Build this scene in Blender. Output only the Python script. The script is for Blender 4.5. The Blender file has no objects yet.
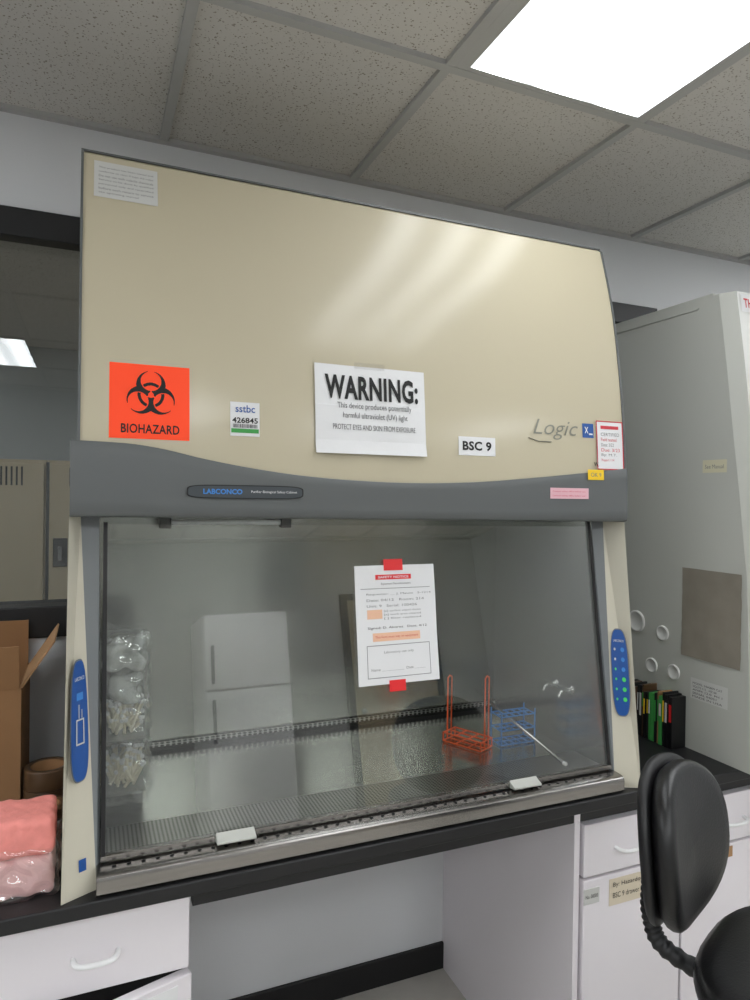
import bpy, bmesh, math, random
from mathutils import Vector, Matrix
random.seed(4)
K=1.66   # camera eye height; geometry below is authored relative to eye height and lifted at the end
scene=bpy.context.scene
try:
    scene.view_settings.view_transform='Standard'
except Exception: pass

# ---------------------------------------------------------------- materials
def lin(c):
    c=c/255.0
    return c/12.92 if c<=0.04045 else ((c+0.055)/1.055)**2.4
def col(r,g,b): return (lin(r),lin(g),lin(b),1.0)
def mat(name,rgb,rough=0.5,metal=0.0,var=0.0,vscale=8,bump=0.0,bscale=200,spec=0.5,stretch=None,coat=0,coatr=0.1):
    m=bpy.data.materials.new(name); m.use_nodes=True; nt=m.node_tree; b=nt.nodes['Principled BSDF']
    b.inputs['Base Color'].default_value=col(*rgb); b.inputs['Roughness'].default_value=rough
    b.inputs['Metallic'].default_value=metal; b.inputs['Specular IOR Level'].default_value=spec
    b.inputs['Coat Weight'].default_value=coat; b.inputs['Coat Roughness'].default_value=coatr
    tc=nt.nodes.new('ShaderNodeTexCoord'); src=tc.outputs['Object']
    if stretch:
        mp=nt.nodes.new('ShaderNodeMapping'); mp.inputs['Scale'].default_value=stretch
        nt.links.new(src,mp.inputs['Vector']); src=mp.outputs['Vector']
    if var>0:
        n=nt.nodes.new('ShaderNodeTexNoise'); n.inputs['Scale'].default_value=vscale; n.inputs['Detail'].default_value=4
        nt.links.new(src,n.inputs['Vector'])
        mx=nt.nodes.new('ShaderNodeMixRGB'); mx.blend_type='MIX'
        c=col(*rgb); mx.inputs['Color1'].default_value=(c[0]*(1-var),c[1]*(1-var),c[2]*(1-var),1)
        mx.inputs['Color2'].default_value=(min(1,c[0]*(1+var)),min(1,c[1]*(1+var)),min(1,c[2]*(1+var)),1)
        nt.links.new(n.outputs['Fac'],mx.inputs['Fac']); nt.links.new(mx.outputs['Color'],b.inputs['Base Color'])
    if bump>0:
        n2=nt.nodes.new('ShaderNodeTexNoise'); n2.inputs['Scale'].default_value=bscale; n2.inputs['Detail'].default_value=3
        nt.links.new(src,n2.inputs['Vector'])
        bp=nt.nodes.new('ShaderNodeBump'); bp.inputs['Strength'].default_value=bump; bp.inputs['Distance'].default_value=0.002
        nt.links.new(n2.outputs['Fac'],bp.inputs['Height']); nt.links.new(bp.outputs['Normal'],b.inputs['Normal'])
    return m
def glassmat(name,tint=(0.80,0.83,0.78),refl=1.0,f0=0.06,rough=0.0):
    m=bpy.data.materials.new(name); m.use_nodes=True; nt=m.node_tree
    for n in list(nt.nodes): nt.nodes.remove(n)
    o=nt.nodes.new('ShaderNodeOutputMaterial'); t=nt.nodes.new('ShaderNodeBsdfTransparent'); t.inputs['Color'].default_value=(*tint,1)
    g=nt.nodes.new('ShaderNodeBsdfGlossy'); g.inputs['Roughness'].default_value=rough; g.inputs['Color'].default_value=(refl,refl,refl,1)
    lw=nt.nodes.new('ShaderNodeLayerWeight'); lw.inputs['Blend'].default_value=0.5
    pw=nt.nodes.new('ShaderNodeMath'); pw.operation='POWER'; pw.inputs[1].default_value=4.5; nt.links.new(lw.outputs['Facing'],pw.inputs[0])
    mr=nt.nodes.new('ShaderNodeMapRange'); mr.inputs['To Min'].default_value=f0; mr.inputs['To Max'].default_value=0.95; nt.links.new(pw.outputs[0],mr.inputs['Value'])
    mx=nt.nodes.new('ShaderNodeMixShader')
    nt.links.new(mr.outputs[0],mx.inputs['Fac']); nt.links.new(t.outputs[0],mx.inputs[1]); nt.links.new(g.outputs[0],mx.inputs[2])
    nt.links.new(mx.outputs[0],o.inputs['Surface']); return m

M={}
M['cream']=mat('cream_paint',(190,181,156),0.55,0,0.015,3,0.06,500,spec=0.3,coat=0.6,coatr=0.17)
M['creamleg']=mat('cream_leg_paint',(200,195,178),0.4)
M['grey']=mat('slate_grey_paint',(92,95,95),0.42,0,0.02,4)
M['greylt']=mat('leg_grey_paint',(118,122,125),0.42)
M['steel']=mat('brushed_stainless',(166,167,162),0.23,1,0.14,3,0,20,stretch=(7,7,0.25))
M['steelflat']=mat('stainless_worktop',(182,182,178),0.20,1,0.10,5,0.015,50,stretch=(1,20,1))
M['steelsill']=mat('stainless_sill',(152,149,146),0.26,1,0.18,4,0.05,40,stretch=(1.2,30,30))
M['black']=mat('black_epoxy_counter',(22,22,24),0.5,0,0.1,30,0.1,300)
M['blacktrim']=mat('black_trim',(18,18,20),0.5)
M['dark']=mat('dark_void',(8,8,8),0.9)
M['wall']=mat('wall_paint',(214,215,217),0.75,0,0.02,2,0.15,250)
M['wallrear']=mat('rear_wall_paint',(188,189,188),0.75,0,0.02,2,0.15,250)
M['farwall']=mat('corridor_paint',(165,168,167),0.8,0,0.02,2)
M['white']=mat('white_laminate',(230,225,229),0.5,0,0.015,3)
M['whiteplast']=mat('white_plastic',(235,235,235),0.35)
M['paper']=mat('white_paper',(226,226,227),0.8,0,0.02,20,0.3,40)
M['paper2']=mat('label_paper',(200,200,196),0.7)
M['ink']=mat('black_ink',(24,24,24),0.7)
M['inkg']=mat('grey_ink',(120,120,120),0.7)
M['orange']=mat('glowing_orange_label',(255,72,24),0.6)
b=M['orange'].node_tree.nodes['Principled BSDF']; b.inputs['Emission Color'].default_value=col(255,70,20); b.inputs['Emission Strength'].default_value=0.12  # faint emission makes the label glow, though it is no lamp
M['blue']=mat('blue_plastic',(28,80,152),0.35)
M['blue2']=mat('blue_light',(60,130,205),0.4)
M['red']=mat('red_tape',(226,40,44),0.5)
M['redink']=mat('red_ink',(200,60,70),0.7)
M['green']=mat('green_label',(60,150,70),0.6)
M['led']=mat('green_button',(80,215,105),0.4)
M['yellow']=mat('yellow_label',(240,200,30),0.6)
M['pink']=mat('pink_label',(226,180,190),0.7)
M['peach']=mat('peach_print',(235,190,160),0.8)
M['logoink']=mat('logo_grey',(130,130,120),0.3,0.4)
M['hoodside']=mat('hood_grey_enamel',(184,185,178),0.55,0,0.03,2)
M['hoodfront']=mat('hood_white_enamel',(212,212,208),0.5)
M['yellowed']=mat('yellowed_film',(140,133,122),0.35,0,0.22,14,1.0,14)
M['tan']=mat('locker_tan',(172,156,128),0.5)
M['card']=mat('cardboard',(146,108,72),0.85,0,0.06,12,0.2,80)
M['cardin']=mat('cardboard_inner',(170,132,94),0.85)
M['tape']=mat('brown_tape',(84,62,42),0.35,0,0.1,20)
M['pinkp']=mat('pink_towels',(236,146,138),0.9,0,0.14,40,0.8,120)
M['pinkl']=mat('pale_pink_towels',(232,188,186),0.8,0,0.14,40,0.8,90)
M['vinyl']=mat('black_vinyl',(13,13,14),0.36,0,0,8,0.25,260)
M['shell']=mat('black_chair_plastic',(18,18,20),0.48)
M['chrome']=mat('chrome',(190,190,190),0.18,1)
M['owire']=mat('orange_coated_wire',(244,98,40),0.4)
M['bwire']=mat('blue_coated_wire',(50,128,205),0.4)
M['floor']=mat('vinyl_floor',(192,188,180),0.5,0,0.08,25)
M['tee']=mat('ceiling_tee',(176,176,174),0.6)
M['swab']=mat('swab_sticks',(226,218,194),0.8)
M['bagm']=mat('crumpled_clear_bag',(180,183,180),0.2,0,0.3,30,0.4,60,coat=0.6)
M['backing']=mat('holder_back_panel',(128,130,126),0.4)
M['glass']=glassmat('sash_glass',(0.93,0.94,0.93),1.0,0.085,0.0)
M['wglass']=glassmat('window_glass',(0.88,0.90,0.90),1.0,0.05,0.0)
M['film']=glassmat('wrap_film',(0.96,0.96,0.96),1.0,0.12,0.12)
M['bagfilm']=glassmat('clear_bag_film',(0.95,0.96,0.95),1.0,0.14,0.10)

# acoustic tile
def tilemat():
    m=mat('acoustic_ceiling_tile',(204,201,196),0.9); nt=m.node_tree; b=nt.nodes['Principled BSDF']
    tc=nt.nodes.new('ShaderNodeTexCoord')
    v=nt.nodes.new('ShaderNodeTexVoronoi'); v.inputs['Scale'].default_value=135; nt.links.new(tc.outputs['Object'],v.inputs['Vector'])
    n=nt.nodes.new('ShaderNodeTexNoise'); n.inputs['Scale'].default_value=70; n.inputs['Detail'].default_value=2; nt.links.new(tc.outputs['Object'],n.inputs['Vector'])
    mu=nt.nodes.new('ShaderNodeMath'); mu.operation='MULTIPLY'; nt.links.new(n.outputs['Fac'],mu.inputs[0]); mu.inputs[1].default_value=0.62
    lt=nt.nodes.new('ShaderNodeMath'); lt.operation='LESS_THAN'; nt.links.new(v.outputs['Distance'],lt.inputs[0]); nt.links.new(mu.outputs[0],lt.inputs[1])
    n3=nt.nodes.new('ShaderNodeTexNoise'); n3.inputs['Scale'].default_value=170; nt.links.new(tc.outputs['Object'],n3.inputs['Vector'])
    gt=nt.nodes.new('ShaderNodeMath'); gt.operation='GREATER_THAN'; gt.inputs[1].default_value=0.50; nt.links.new(n3.outputs['Fac'],gt.inputs[0])
    an=nt.nodes.new('ShaderNodeMath'); an.operation='MULTIPLY'; nt.links.new(lt.outputs[0],an.inputs[0]); nt.links.new(gt.outputs[0],an.inputs[1])
    mx=nt.nodes.new('ShaderNodeMixRGB'); mx.inputs['Color1'].default_value=col(204,201,196); mx.inputs['Color2'].default_value=col(146,140,130)
    nt.links.new(an.outputs[0],mx.inputs['Fac']); nt.links.new(mx.outputs[0],b.inputs['Base Color'])
    return m
M['tile']=tilemat()
# perforated steel
def perfmat(name,pitch,rad,ax=('X','Y'),asp=1.0,base=(160,160,158),hole=0.012):
    m=mat(name,base,0.3,1); nt=m.node_tree; b=nt.nodes['Principled BSDF']
    tc=nt.nodes.new('ShaderNodeTexCoord'); sp=nt.nodes.new('ShaderNodeSeparateXYZ'); nt.links.new(tc.outputs['Object'],sp.inputs[0])
    outs=[]
    for i,a in enumerate(ax):
        d=nt.nodes.new('ShaderNodeMath'); d.operation='DIVIDE'; nt.links.new(sp.outputs[a],d.inputs[0]); d.inputs[1].default_value=pitch*(asp if i==0 else 1)
        fr=nt.nodes.new('ShaderNodeMath'); fr.operation='FRACT'; nt.links.new(d.outputs[0],fr.inputs[0])
        s=nt.nodes.new('ShaderNodeMath'); s.operation='SUBTRACT'; nt.links.new(fr.outputs[0],s.inputs[0]); s.inputs[1].default_value=0.5
        ab=nt.nodes.new('ShaderNodeMath'); ab.operation='MULTIPLY'; nt.links.new(s.outputs[0],ab.inputs[0]); nt.links.new(s.outputs[0],ab.inputs[1])
        outs.append(ab)
    ad=nt.nodes.new('ShaderNodeMath'); nt.links.new(outs[0].outputs[0],ad.inputs[0]); nt.links.new(outs[1].outputs[0],ad.inputs[1])
    lt=nt.nodes.new('ShaderNodeMath'); lt.operation='LESS_THAN'; nt.links.new(ad.outputs[0],lt.inputs[0]); lt.inputs[1].default_value=rad*rad
    mx=nt.nodes.new('ShaderNodeMixRGB'); mx.inputs['Color1'].default_value=col(*base); mx.inputs['Color2'].default_value=(hole,hole,hole,1)
    nt.links.new(lt.outputs[0],mx.inputs['Fac']); nt.links.new(mx.outputs[0],b.inputs['Base Color'])
    return m
M['perf']=perfmat('perforated_steel',0.0085,0.29,base=(176,175,170),hole=0.03)
# luminaire lens: tubes glowing behind a prismatic diffuser
def lampmat(name,x0,base,peak,prism=True):
    m=bpy.data.materials.new(name); m.use_nodes=True; nt=m.node_tree
    for n in list(nt.nodes): nt.nodes.remove(n)
    o=nt.nodes.new('ShaderNodeOutputMaterial'); e=nt.nodes.new('ShaderNodeEmission'); e.inputs['Color'].default_value=(0.95,0.98,1.0,1)
    tc=nt.nodes.new('ShaderNodeTexCoord'); sp=nt.nodes.new('ShaderNodeSeparateXYZ'); nt.links.new(tc.outputs['Object'],sp.inputs[0])
    s=nt.nodes.new('ShaderNodeMath'); s.operation='SUBTRACT'; s.inputs[1].default_value=x0; nt.links.new(sp.outputs['X'],s.inputs[0])
    d=nt.nodes.new('ShaderNodeMath'); d.operation='MULTIPLY'; d.inputs[1].default_value=2*math.pi/(0.557/3); nt.links.new(s.outputs[0],d.inputs[0])
    c=nt.nodes.new('ShaderNodeMath'); c.operation='COSINE'; nt.links.new(d.outputs[0],c.inputs[0])
    mr=nt.nodes.new('ShaderNodeMapRange'); mr.inputs['From Min'].default_value=1; mr.inputs['From Max'].default_value=-1
    mr.inputs['To Min'].default_value=base; mr.inputs['To Max'].default_value=peak; nt.links.new(c.outputs[0],mr.inputs['Value'])
    nt.links.new(mr.outputs[0],e.inputs['Strength']); nt.links.new(e.outputs[0],o.inputs['Surface']); return m

# ---------------------------------------------------------------- mesh helpers
def link(o,parent=None):
    scene.collection.objects.link(o)
    if parent: o.parent=parent
    return o
def empty(name):
    e=bpy.data.objects.new(name,None); e.empty_display_size=0.1; return link(e)
def mesh(name,verts,faces,m,parent=None,smooth=False,fm=None):
    me=bpy.data.meshes.new(name); me.from_pydata([tuple(v) for v in verts],[],faces)
    ms=m if isinstance(m,(list,tuple)) else [m]
    for x in ms: me.materials.append(M[x] if isinstance(x,str) else x)
    if fm:
        for p,i in zip(me.polygons,fm): p.material_index=i
    if smooth:
        for p in me.polygons: p.use_smooth=True
    o=bpy.data.objects.new(name,me)
    bm=bmesh.new(); bm.from_mesh(me); bmesh.ops.recalc_face_normals(bm,faces=bm.faces); bm.to_mesh(me); bm.free()
    return link(o,parent)
def bev(o,w,seg=3):
    if w>0:
        md=o.modifiers.new('bevel','BEVEL'); md.width=w; md.segments=seg; md.limit_method='ANGLE'; md.angle_limit=0.6
        for p in o.data.polygons: p.use_smooth=True
        try:
            wn=o.modifiers.new('wn','WEIGHTED_NORMAL')
        except Exception: pass
    return o
def box(name,x0,x1,y0,y1,z0,z1,m,parent=None,bevel=0):
    v=[(x0,y0,z0),(x1,y0,z0),(x1,y1,z0),(x0,y1,z0),(x0,y0,z1),(x1,y0,z1),(x1,y1,z1),(x0,y1,z1)]
    f=[(0,1,2,3),(4,7,6,5),(0,4,5,1),(1,5,6,2),(2,6,7,3),(3,7,4,0)]
    return bev(mesh(name,v,f,m,parent),bevel)
def prism_x(name,prof,x0,x1,m,parent=None,bevel=0):
    n=len(prof); v=[(x0,y,z) for y,z in prof]+[(x1,y,z) for y,z in prof]
    f=[tuple(range(n)),tuple(range(2*n-1,n-1,-1))]+[(i,(i+1)%n,n+(i+1)%n,n+i) for i in range(n)]
    return bev(mesh(name,v,f,m,parent),bevel)
def tube(name,paths,r,m,parent=None,cyclic=False,res=4,smooth=False):
    cu=bpy.data.curves.new(name,'CURVE'); cu.dimensions='3D'; cu.bevel_depth=r; cu.bevel_resolution=res; cu.use_fill_caps=True
    for pts in paths:
        if smooth:
            sp=cu.splines.new('NURBS'); sp.points.add(len(pts)-1); sp.order_u=4; sp.use_endpoint_u=True; sp.resolution_u=8
        else:
            sp=cu.splines.new('POLY'); sp.points.add(len(pts)-1)
        for p,q in zip(sp.points,pts): p.co=(q[0],q[1],q[2],1)
        sp.use_cyclic_u=cyclic
    t=bpy.data.objects.new(name+'_c',cu); scene.collection.objects.link(t)
    dg=bpy.context.evaluated_depsgraph_get(); me=bpy.data.meshes.new_from_object(t.evaluated_get(dg))
    bpy.data.objects.remove(t); me.name=name; me.materials.clear(); me.materials.append(M[m] if isinstance(m,str) else m)
    for p in me.polygons: p.use_smooth=True
    return link(bpy.data.objects.new(name,me),parent)
def lathe(name,prof,origin,m,parent=None,seg=32,axis='Z',fm=None):
    v=[];f=[]
    for r,h in prof:
        for i in range(seg):
            a=2*math.pi*i/seg; x,y=r*math.cos(a),r*math.sin(a)
            p={'Z':(x,y,h),'X':(h,x,y),'Y':(x,h,y)}[axis]
            v.append(tuple(Vector(origin)+Vector(p)))
    for j in range(len(prof)-1):
        for i in range(seg):
            f.append((j*seg+i,j*seg+(i+1)%seg,(j+1)*seg+(i+1)%seg,(j+1)*seg+i))
    o=mesh(name,v,f,m,parent,True)
    return o
def decal(name,u0,u1,v0,v1,mp,m,parent,off=0.001,nu=4,nv=6,jit=0.0):
    vs=[];fs=[]
    for j in range(nv+1):
        for i in range(nu+1):
            u=u0+(u1-u0)*i/nu; v=v0+(v1-v0)*j/nv
            vs.append(mp(u,v,off+(random.random()*jit)))
    for j in range(nv):
        for i in range(nu):
            a=j*(nu+1)+i; fs.append((a,a+1,a+nu+2,a+nu+1))
    return mesh(name,vs,fs,m,parent,jit>0)
def text(name,body,u0,u1,v0,v1,mp,m,parent,off=0.002,bold=0.0,shear=0.0,space=1.0):
    cu=bpy.data.curves.new(name,'FONT'); cu.body=body; cu.size=1; cu.offset=bold; cu.shear=shear; cu.resolution_u=3; cu.space_character=space
    t=bpy.data.objects.new(name+'_c',cu); scene.collection.objects.link(t)
    dg=bpy.context.evaluated_depsgraph_get(); me=bpy.data.meshes.new_from_object(t.evaluated_get(dg)); bpy.data.objects.remove(t)
    xs=[v.co.x for v in me.vertices]; ys=[v.co.y for v in me.vertices]
    a,b_,c,d=min(xs),max(xs),min(ys),max(ys)
    for v in me.vertices:
        u=u0+(u1-u0)*(v.co.x-a)/(b_-a); w=v0+(v1-v0)*(v.co.y-c)/(d-c)
        v.co=Vector(mp(u,w,off))
    me.materials.clear(); me.materials.append(M[m]); me.name=name
    return link(bpy.data.objects.new(name,me),parent)
def ellipse(name,cu_,cv,ru,rv,mp,m,parent,off=0.001,n=40,power=2.0):
    pts=[]
    for i in range(n):
        a=2*math.pi*i/n; ca,sa=math.cos(a),math.sin(a)
        pts.append(mp(cu_+ru*math.copysign(abs(ca)**(2/power),ca),cv+rv*math.copysign(abs(sa)**(2/power),sa),off))
    c=mp(cu_,cv,off); return mesh(name,pts+[c],[(i,(i+1)%n,n) for i in range(n)],m,parent)

# ---------------------------------------------------------------- room shell
ZC=1.015; ZF=-1.66; YW=2.08; XL=-2.6; XR=3.9; YB=-3.4
T=0.12
box('floor',XL-T,XR+T,YB-T,YW,ZF-0.1,ZF,'floor')
box('floor_corridor',XL-T,XR+T,YW+T,6.0,ZF-0.1,ZF,'floor')
box('wall_left',XL-T,XL,YB,YW,ZF,ZC,'wall')
box('wall_right',XR,XR+T,YB,YW,ZF,ZC,'wall')
box('wall_rear',XL-T,XR+T,YB-T,YB,ZF,ZC,'wallrear')
wx0,wx1,wz0,wz1=-1.5,2.09,-0.411,0.761
wb=empty('wall_back')
box('lower_section',XL-T,XR+T,YW,YW+T,ZF,wz0,'wall',wb)
box('upper_section',XL-T,XR+T,YW,YW+T,wz1,ZC,'wall',wb)
box('left_section',XL-T,wx0,YW,YW+T,wz0,wz1,'wall',wb)
box('right_section',wx1,XR+T,YW,YW+T,wz0,wz1,'wall',wb)
w=empty('window_1')
box('frame_top',wx0,wx1,YW-0.012,YW+0.05,wz1-0.078,wz1,'blacktrim',w,0.004)
box('frame_bottom',wx0,wx1,YW-0.012,YW+T,wz0,wz0+0.087,'blacktrim',w,0.004)
box('frame_left',wx0,wx0+0.06,YW-0.010,YW+T,wz0+0.087,wz1-0.078,'blacktrim',w,0.004)
box('frame_right',wx1-0.06,wx1,YW-0.010,YW+T,wz0+0.087,wz1-0.078,'blacktrim',w,0.004)
box('mullion',0.65,0.70,YW-0.008,YW+0.05,wz0+0.087,wz1-0.078,'blacktrim',w,0.004)
box('pane',wx0+0.06,wx1-0.06,YW+0.051,YW+0.057,wz0+0.087,wz1,'wglass',w)
# corridor / locker room behind the window
box('wall_corridor_back',XL-T,XR+T,5.4,5.4+T,ZF,ZC,'farwall')
box('wall_corridor_left',XL-T,XL,YW+T,5.4,ZF,ZC,'farwall')
box('wall_corridor_right',XR,XR+T,YW+T,5.4,ZF,ZC,'farwall')
box('ceiling_corridor',XL-T,XR+T,YW+T,5.5,ZC,ZC+0.1,'tile')
box('baseboard_back',0.19,1.17,YW-0.012,YW,ZF,ZF+0.092,'blacktrim',None,0.003)
cl=box('ceiling',XL-T,XR+T,YB-T,YW+T,ZC+0.012,ZC+0.11,'tile')
gx=[0.187+0.587*k for k in range(-5,7)]; gy=[1.43-1.17*k for k in range(0,5)]
tg=empty('ceiling_grid')
for i,x in enumerate(gx):
    if XL<x<XR: box('tee_long_%d'%i,x-0.012,x+0.012,YB,YW,ZC,ZC+0.014,'tee',tg)
for i,y in enumerate(gy):
    if y>YB: box('tee_cross_%d'%i,XL,XR,y-0.012,y+0.012,ZC-0.0006,ZC+0.0134,'tee',tg)
box('wall_angle',XL,XR,YW-0.022,YW,ZC-0.001,ZC+0.013,'tee',tg)
def lamp(x0,y1,ln=1.17,base=3.0,peak=9.0):
    e=empty('ceiling_light_panel')
    box('lens',x0+0.047,x0+0.587-0.024,y1-ln+0.03,y1-0.026,ZC+0.0005,ZC+0.010,lampmat('luminous_lens',x0+0.03,base,peak),e)
    for nm,a in (('a',(x0+0.0125,x0+0.0468,y1-ln+0.0125,y1-0.0125)),('b',(x0+0.5632,x0+0.5745,y1-ln+0.0125,y1-0.0125)),('c',(x0+0.047,x0+0.563,y1-0.0258,y1-0.0125)),('d',(x0+0.047,x0+0.563,y1-ln+0.0125,y1-ln+0.0298))):
        box('housing_edge_'+nm,*a,ZC+0.0002,ZC+0.0115,'tee',e)
    return e
lamp(gx[6],gy[0],base=1.2,peak=9.0)
for x0,k in ((-0.987,2),(0.187,2),(1.361,2),(2.535,2),(2.535,0),(-1.574,0),(-2.161,2)):  # panels out of view, added as fill; the first mirrors in the window
    lamp(x0,gy[k],base=8.5,peak=14.5)
for x0,y0 in ((-0.9,2.45),(1.0,2.45),(-1.6,4.4),(0.6,4.4)):  # ceiling panels added to brighten the corridor and its lockers
    lp=empty('ceiling_light_panel'); box('lens',x0,x0+0.58,y0,y0+0.6,ZC-0.010,ZC-0.001,lampmat('corridor_fill_lens',0,4,7),lp)

# ---------------------------------------------------------------- lockers beyond the window
lk=empty('locker_bank')
LZ=0.142
for i in range(-6,6):
    x0=-0.195+0.30*i; x1=x0+0.30
    box('body_%d'%i,x0+0.002,x1-0.002,3.68,4.1,ZF+0.1,LZ,'tan',lk)
    box('door_%d'%i,x0+0.012,x1-0.012,3.66,3.682,ZF+0.13,LZ-0.018,'tan',lk,0.003)
    box('seam_%d'%i,x0-0.003,x0+0.011,3.668,3.679,ZF+0.13,LZ-0.01,'blacktrim',lk)
    for k in range(5):
        box('louvre_%d_%d'%(i,k),x0+0.10+k*0.022,x0+0.108+k*0.022,3.657,3.661,LZ-0.125,LZ-0.035,'dark',lk)
    box('latch_cup_%d'%i,x0+0.030,x0+0.095,3.654,3.661,-0.38,-0.24,'blacktrim',lk,0.003)
    box('latch_lever_%d'%i,x0+0.052,x0+0.070,3.645,3.656,-0.35,-0.28,'chrome',lk,0.002)
box('plinth',-1.995,1.605,3.70,4.1,ZF,ZF+0.1,'blacktrim',lk)

# ---------------------------------------------------------------- rear of room (freezer and door added for reflections; otherwise only in side views)
fz=empty('reflection_freezer')  # made-up freezer, placed so its reflection lightens the sash glass
box('cabinet',0.85,1.55,-3.39,-2.72,ZF+0.08,0.25,'whiteplast',fz,0.02)
box('door_upper',0.855,1.545,-2.715,-2.66,-0.35,0.245,'whiteplast',fz,0.015)
box('door_lower',0.855,1.545,-2.715,-2.66,ZF+0.10,-0.36,'whiteplast',fz,0.015)
box('handle_upper',0.90,0.925,-2.655,-2.62,-0.30,0.0,'greylt',fz,0.006); box('handle_lower',0.90,0.925,-2.655,-2.62,-0.75,-0.42,'greylt',fz,0.006)
box('toe_grille',0.87,1.53,-3.36,-2.75,ZF,ZF+0.08,'blacktrim',fz)
dr_=empty('door_1')  # door added behind the camera as a darker shape for reflections
box('leaf',2.35,3.25,-3.398,-3.36,ZF+0.004,0.40,'tan',dr_,0.003)
box('jamb_left',2.29,2.35,-3.399,-3.33,ZF,0.46,'blacktrim',dr_); box('jamb_right',3.25,3.31,-3.399,-3.33,ZF,0.46,'blacktrim',dr_); box('head',2.29,3.31,-3.399,-3.33,0.40,0.46,'blacktrim',dr_)
lathe('knob',[(0,0.07),(0.025,0.065),(0.03,0.05),(0.012,0.03),(0.012,0.0),(0,0)],(2.42,-3.36,-0.66),'chrome',dr_,24,'Y')

# ---------------------------------------------------------------- counter and casework
ZT=-0.766
ct=empty('lab_countertop')
box('slab',-1.8,3.4,1.350,YW-0.001,ZT-0.030,ZT,'black',ct,0.004)
box('under_slab_strip',0.20,3.4,1.395,1.42,ZT-0.075,ZT-0.0301,'black',ct)  # black strip below the slab front, from the knee space rightwards
def pull(name,cx,cz,y,par,hw=0.040,vert=False):
    if vert: pts=[(cx,y,cz-hw),(cx,y-0.03,cz-hw*0.9),(cx,y-0.034,cz),(cx,y-0.03,cz+hw*0.9),(cx,y,cz+hw)]
    else: pts=[(cx-hw,y,cz+0.002),(cx-hw*0.98,y-0.024,cz+0.001),(cx-hw*0.4,y-0.028,cz-0.001),(cx+hw*0.4,y-0.028,cz-0.001),(cx+hw*0.98,y-0.024,cz+0.001),(cx+hw,y,cz+0.002)]
    return tube(name,[pts],0.005,'whiteplast',par,smooth=True)
bc=empty('base_cabinet')
box('carcass',-1.7,0.192,1.43,2.079,ZF+0.1,ZT-0.031,'white',bc)
box('kick',-1.7,0.18,1.47,2.05,ZF,ZF+0.1,'blacktrim',bc)
box('face_shadow',-1.69,0.188,1.412,1.431,ZF+0.11,ZT-0.033,'dark',bc)
for i,(a,c_) in enumerate([(-0.145,0.193),(-0.60,-0.152),(-1.06,-0.607)]):
    box('drawer_front_%d'%i,a,c_,1.385,1.413,-0.958,-0.812,'white',bc,0.003)
    pull('drawer_pull_%d'%i,(a+c_)/2-0.005,-0.890,1.386,bc)
    if i>0: box('door_%d'%i,a,c_,1.385,1.413,ZF+0.12,-0.966,'white',bc,0.003)
d=box('ajar_door',-0.33,0.0,-0.024,0.0,ZF+0.12,-0.972,'white',bc,0.003)
d.location=(0.193,1.412,0); d.rotation_euler=(0,0,math.radians(16))
lab=box('door_label',-0.10,-0.03,-0.0255,-0.0243,-1.03,-0.985,'paper',bc); lab.location=d.location; lab.rotation_euler=d.rotation_euler

rc=empty('base_cabinet')
box('carcass',1.165,3.3,1.43,2.079,ZF+0.1,ZT-0.031,'white',rc)
box('end_panel',1.158,1.176,1.392,2.079,ZF,ZT-0.0305,'white',rc,0.001)
box('kick',1.176,3.28,1.47,2.05,ZF,ZF+0.1,'blacktrim',rc)
box('face_shadow',1.18,3.29,1.421,1.431,ZF+0.11,ZT-0.04,'dark',rc)
bayx=[1.18,1.525,1.95,2.37,2.8]
for i in range(4):
    a,c_=bayx[i]+0.004,bayx[i+1]-0.004
    box('drawer_front_%d'%i,a,c_,1.385,1.413,-0.985,-0.848,'white',rc,0.003)
    box('door_%d'%i,a,c_,1.385,1.413,ZF+0.12,-0.993,'white',rc,0.003)
    pull('drawer_pull_%d'%i,(a+c_)/2-0.02,-0.925,1.386,rc,0.045)
    if i>0: pull('door_pull_%d'%i,a+0.09,-1.06,1.386,rc,0.04,True)
box('label_small',1.185,1.235,1.3835,1.3848,-1.055,-1.015,'paper2',rc)
fm=lambda y:(lambda u,v,o:(u,y-o,v))
text('label_small_text','No. 00000',1.19,1.23,-1.04,-1.03,fm(1.3835),'ink',rc,0.0006)
M['aged']=mat('aged_label',(212,200,178),0.6)
box('label_yellowed',1.268,1.405,1.3835,1.3848,-1.075,-1.005,'aged',rc)
text('label_text_a','By: Hazardous',1.28,1.39,-1.030,-1.015,fm(1.3835),'ink',rc,0.0006)
text('label_text_b','BSC 9 drawer',1.28,1.37,-1.056,-1.042,fm(1.3835),'ink',rc,0.0006)
box('label_brown',1.64,1.72,1.3835,1.3848,-1.03,-1.0,'cardin',rc)

# ---------------------------------------------------------------- biosafety cabinet
bs=empty('biosafety_cabinet')
prof=[(-.8,1.40),(-.056,1.432),(.03,1.434),(.187,1.445),(.355,1.466),(.528,1.497),(.703,1.546),(.9,1.61)]
def py(z):
    for i in range(len(prof)-1):
        if z<=prof[i+1][0] or i==len(prof)-2:
            p0=prof[max(i-1,0)];p1=prof[i];p2=prof[i+1];p3=prof[min(i+2,len(prof)-1)]
            t=(z-p1[0])/(p2[0]-p1[0])
            m1=(p2[1]-p0[1])/(p2[0]-p0[0]) if p2[0]!=p0[0] else 0; m2=(p3[1]-p1[1])/(p3[0]-p1[0]) if p3[0]!=p1[0] else 0
            h=p2[0]-p1[0]
            return (2*t**3-3*t*t+1)*p1[1]+(t**3-2*t*t+t)*h*m1+(-2*t**3+3*t*t)*p2[1]+(t**3-t*t)*h*m2
hx0,hx1=-0.024,1.346
YBK=2.055
zs=[-0.05+0.753*i/24 for i in range(25)]
pf=[(py(z),z) for z in zs]
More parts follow.
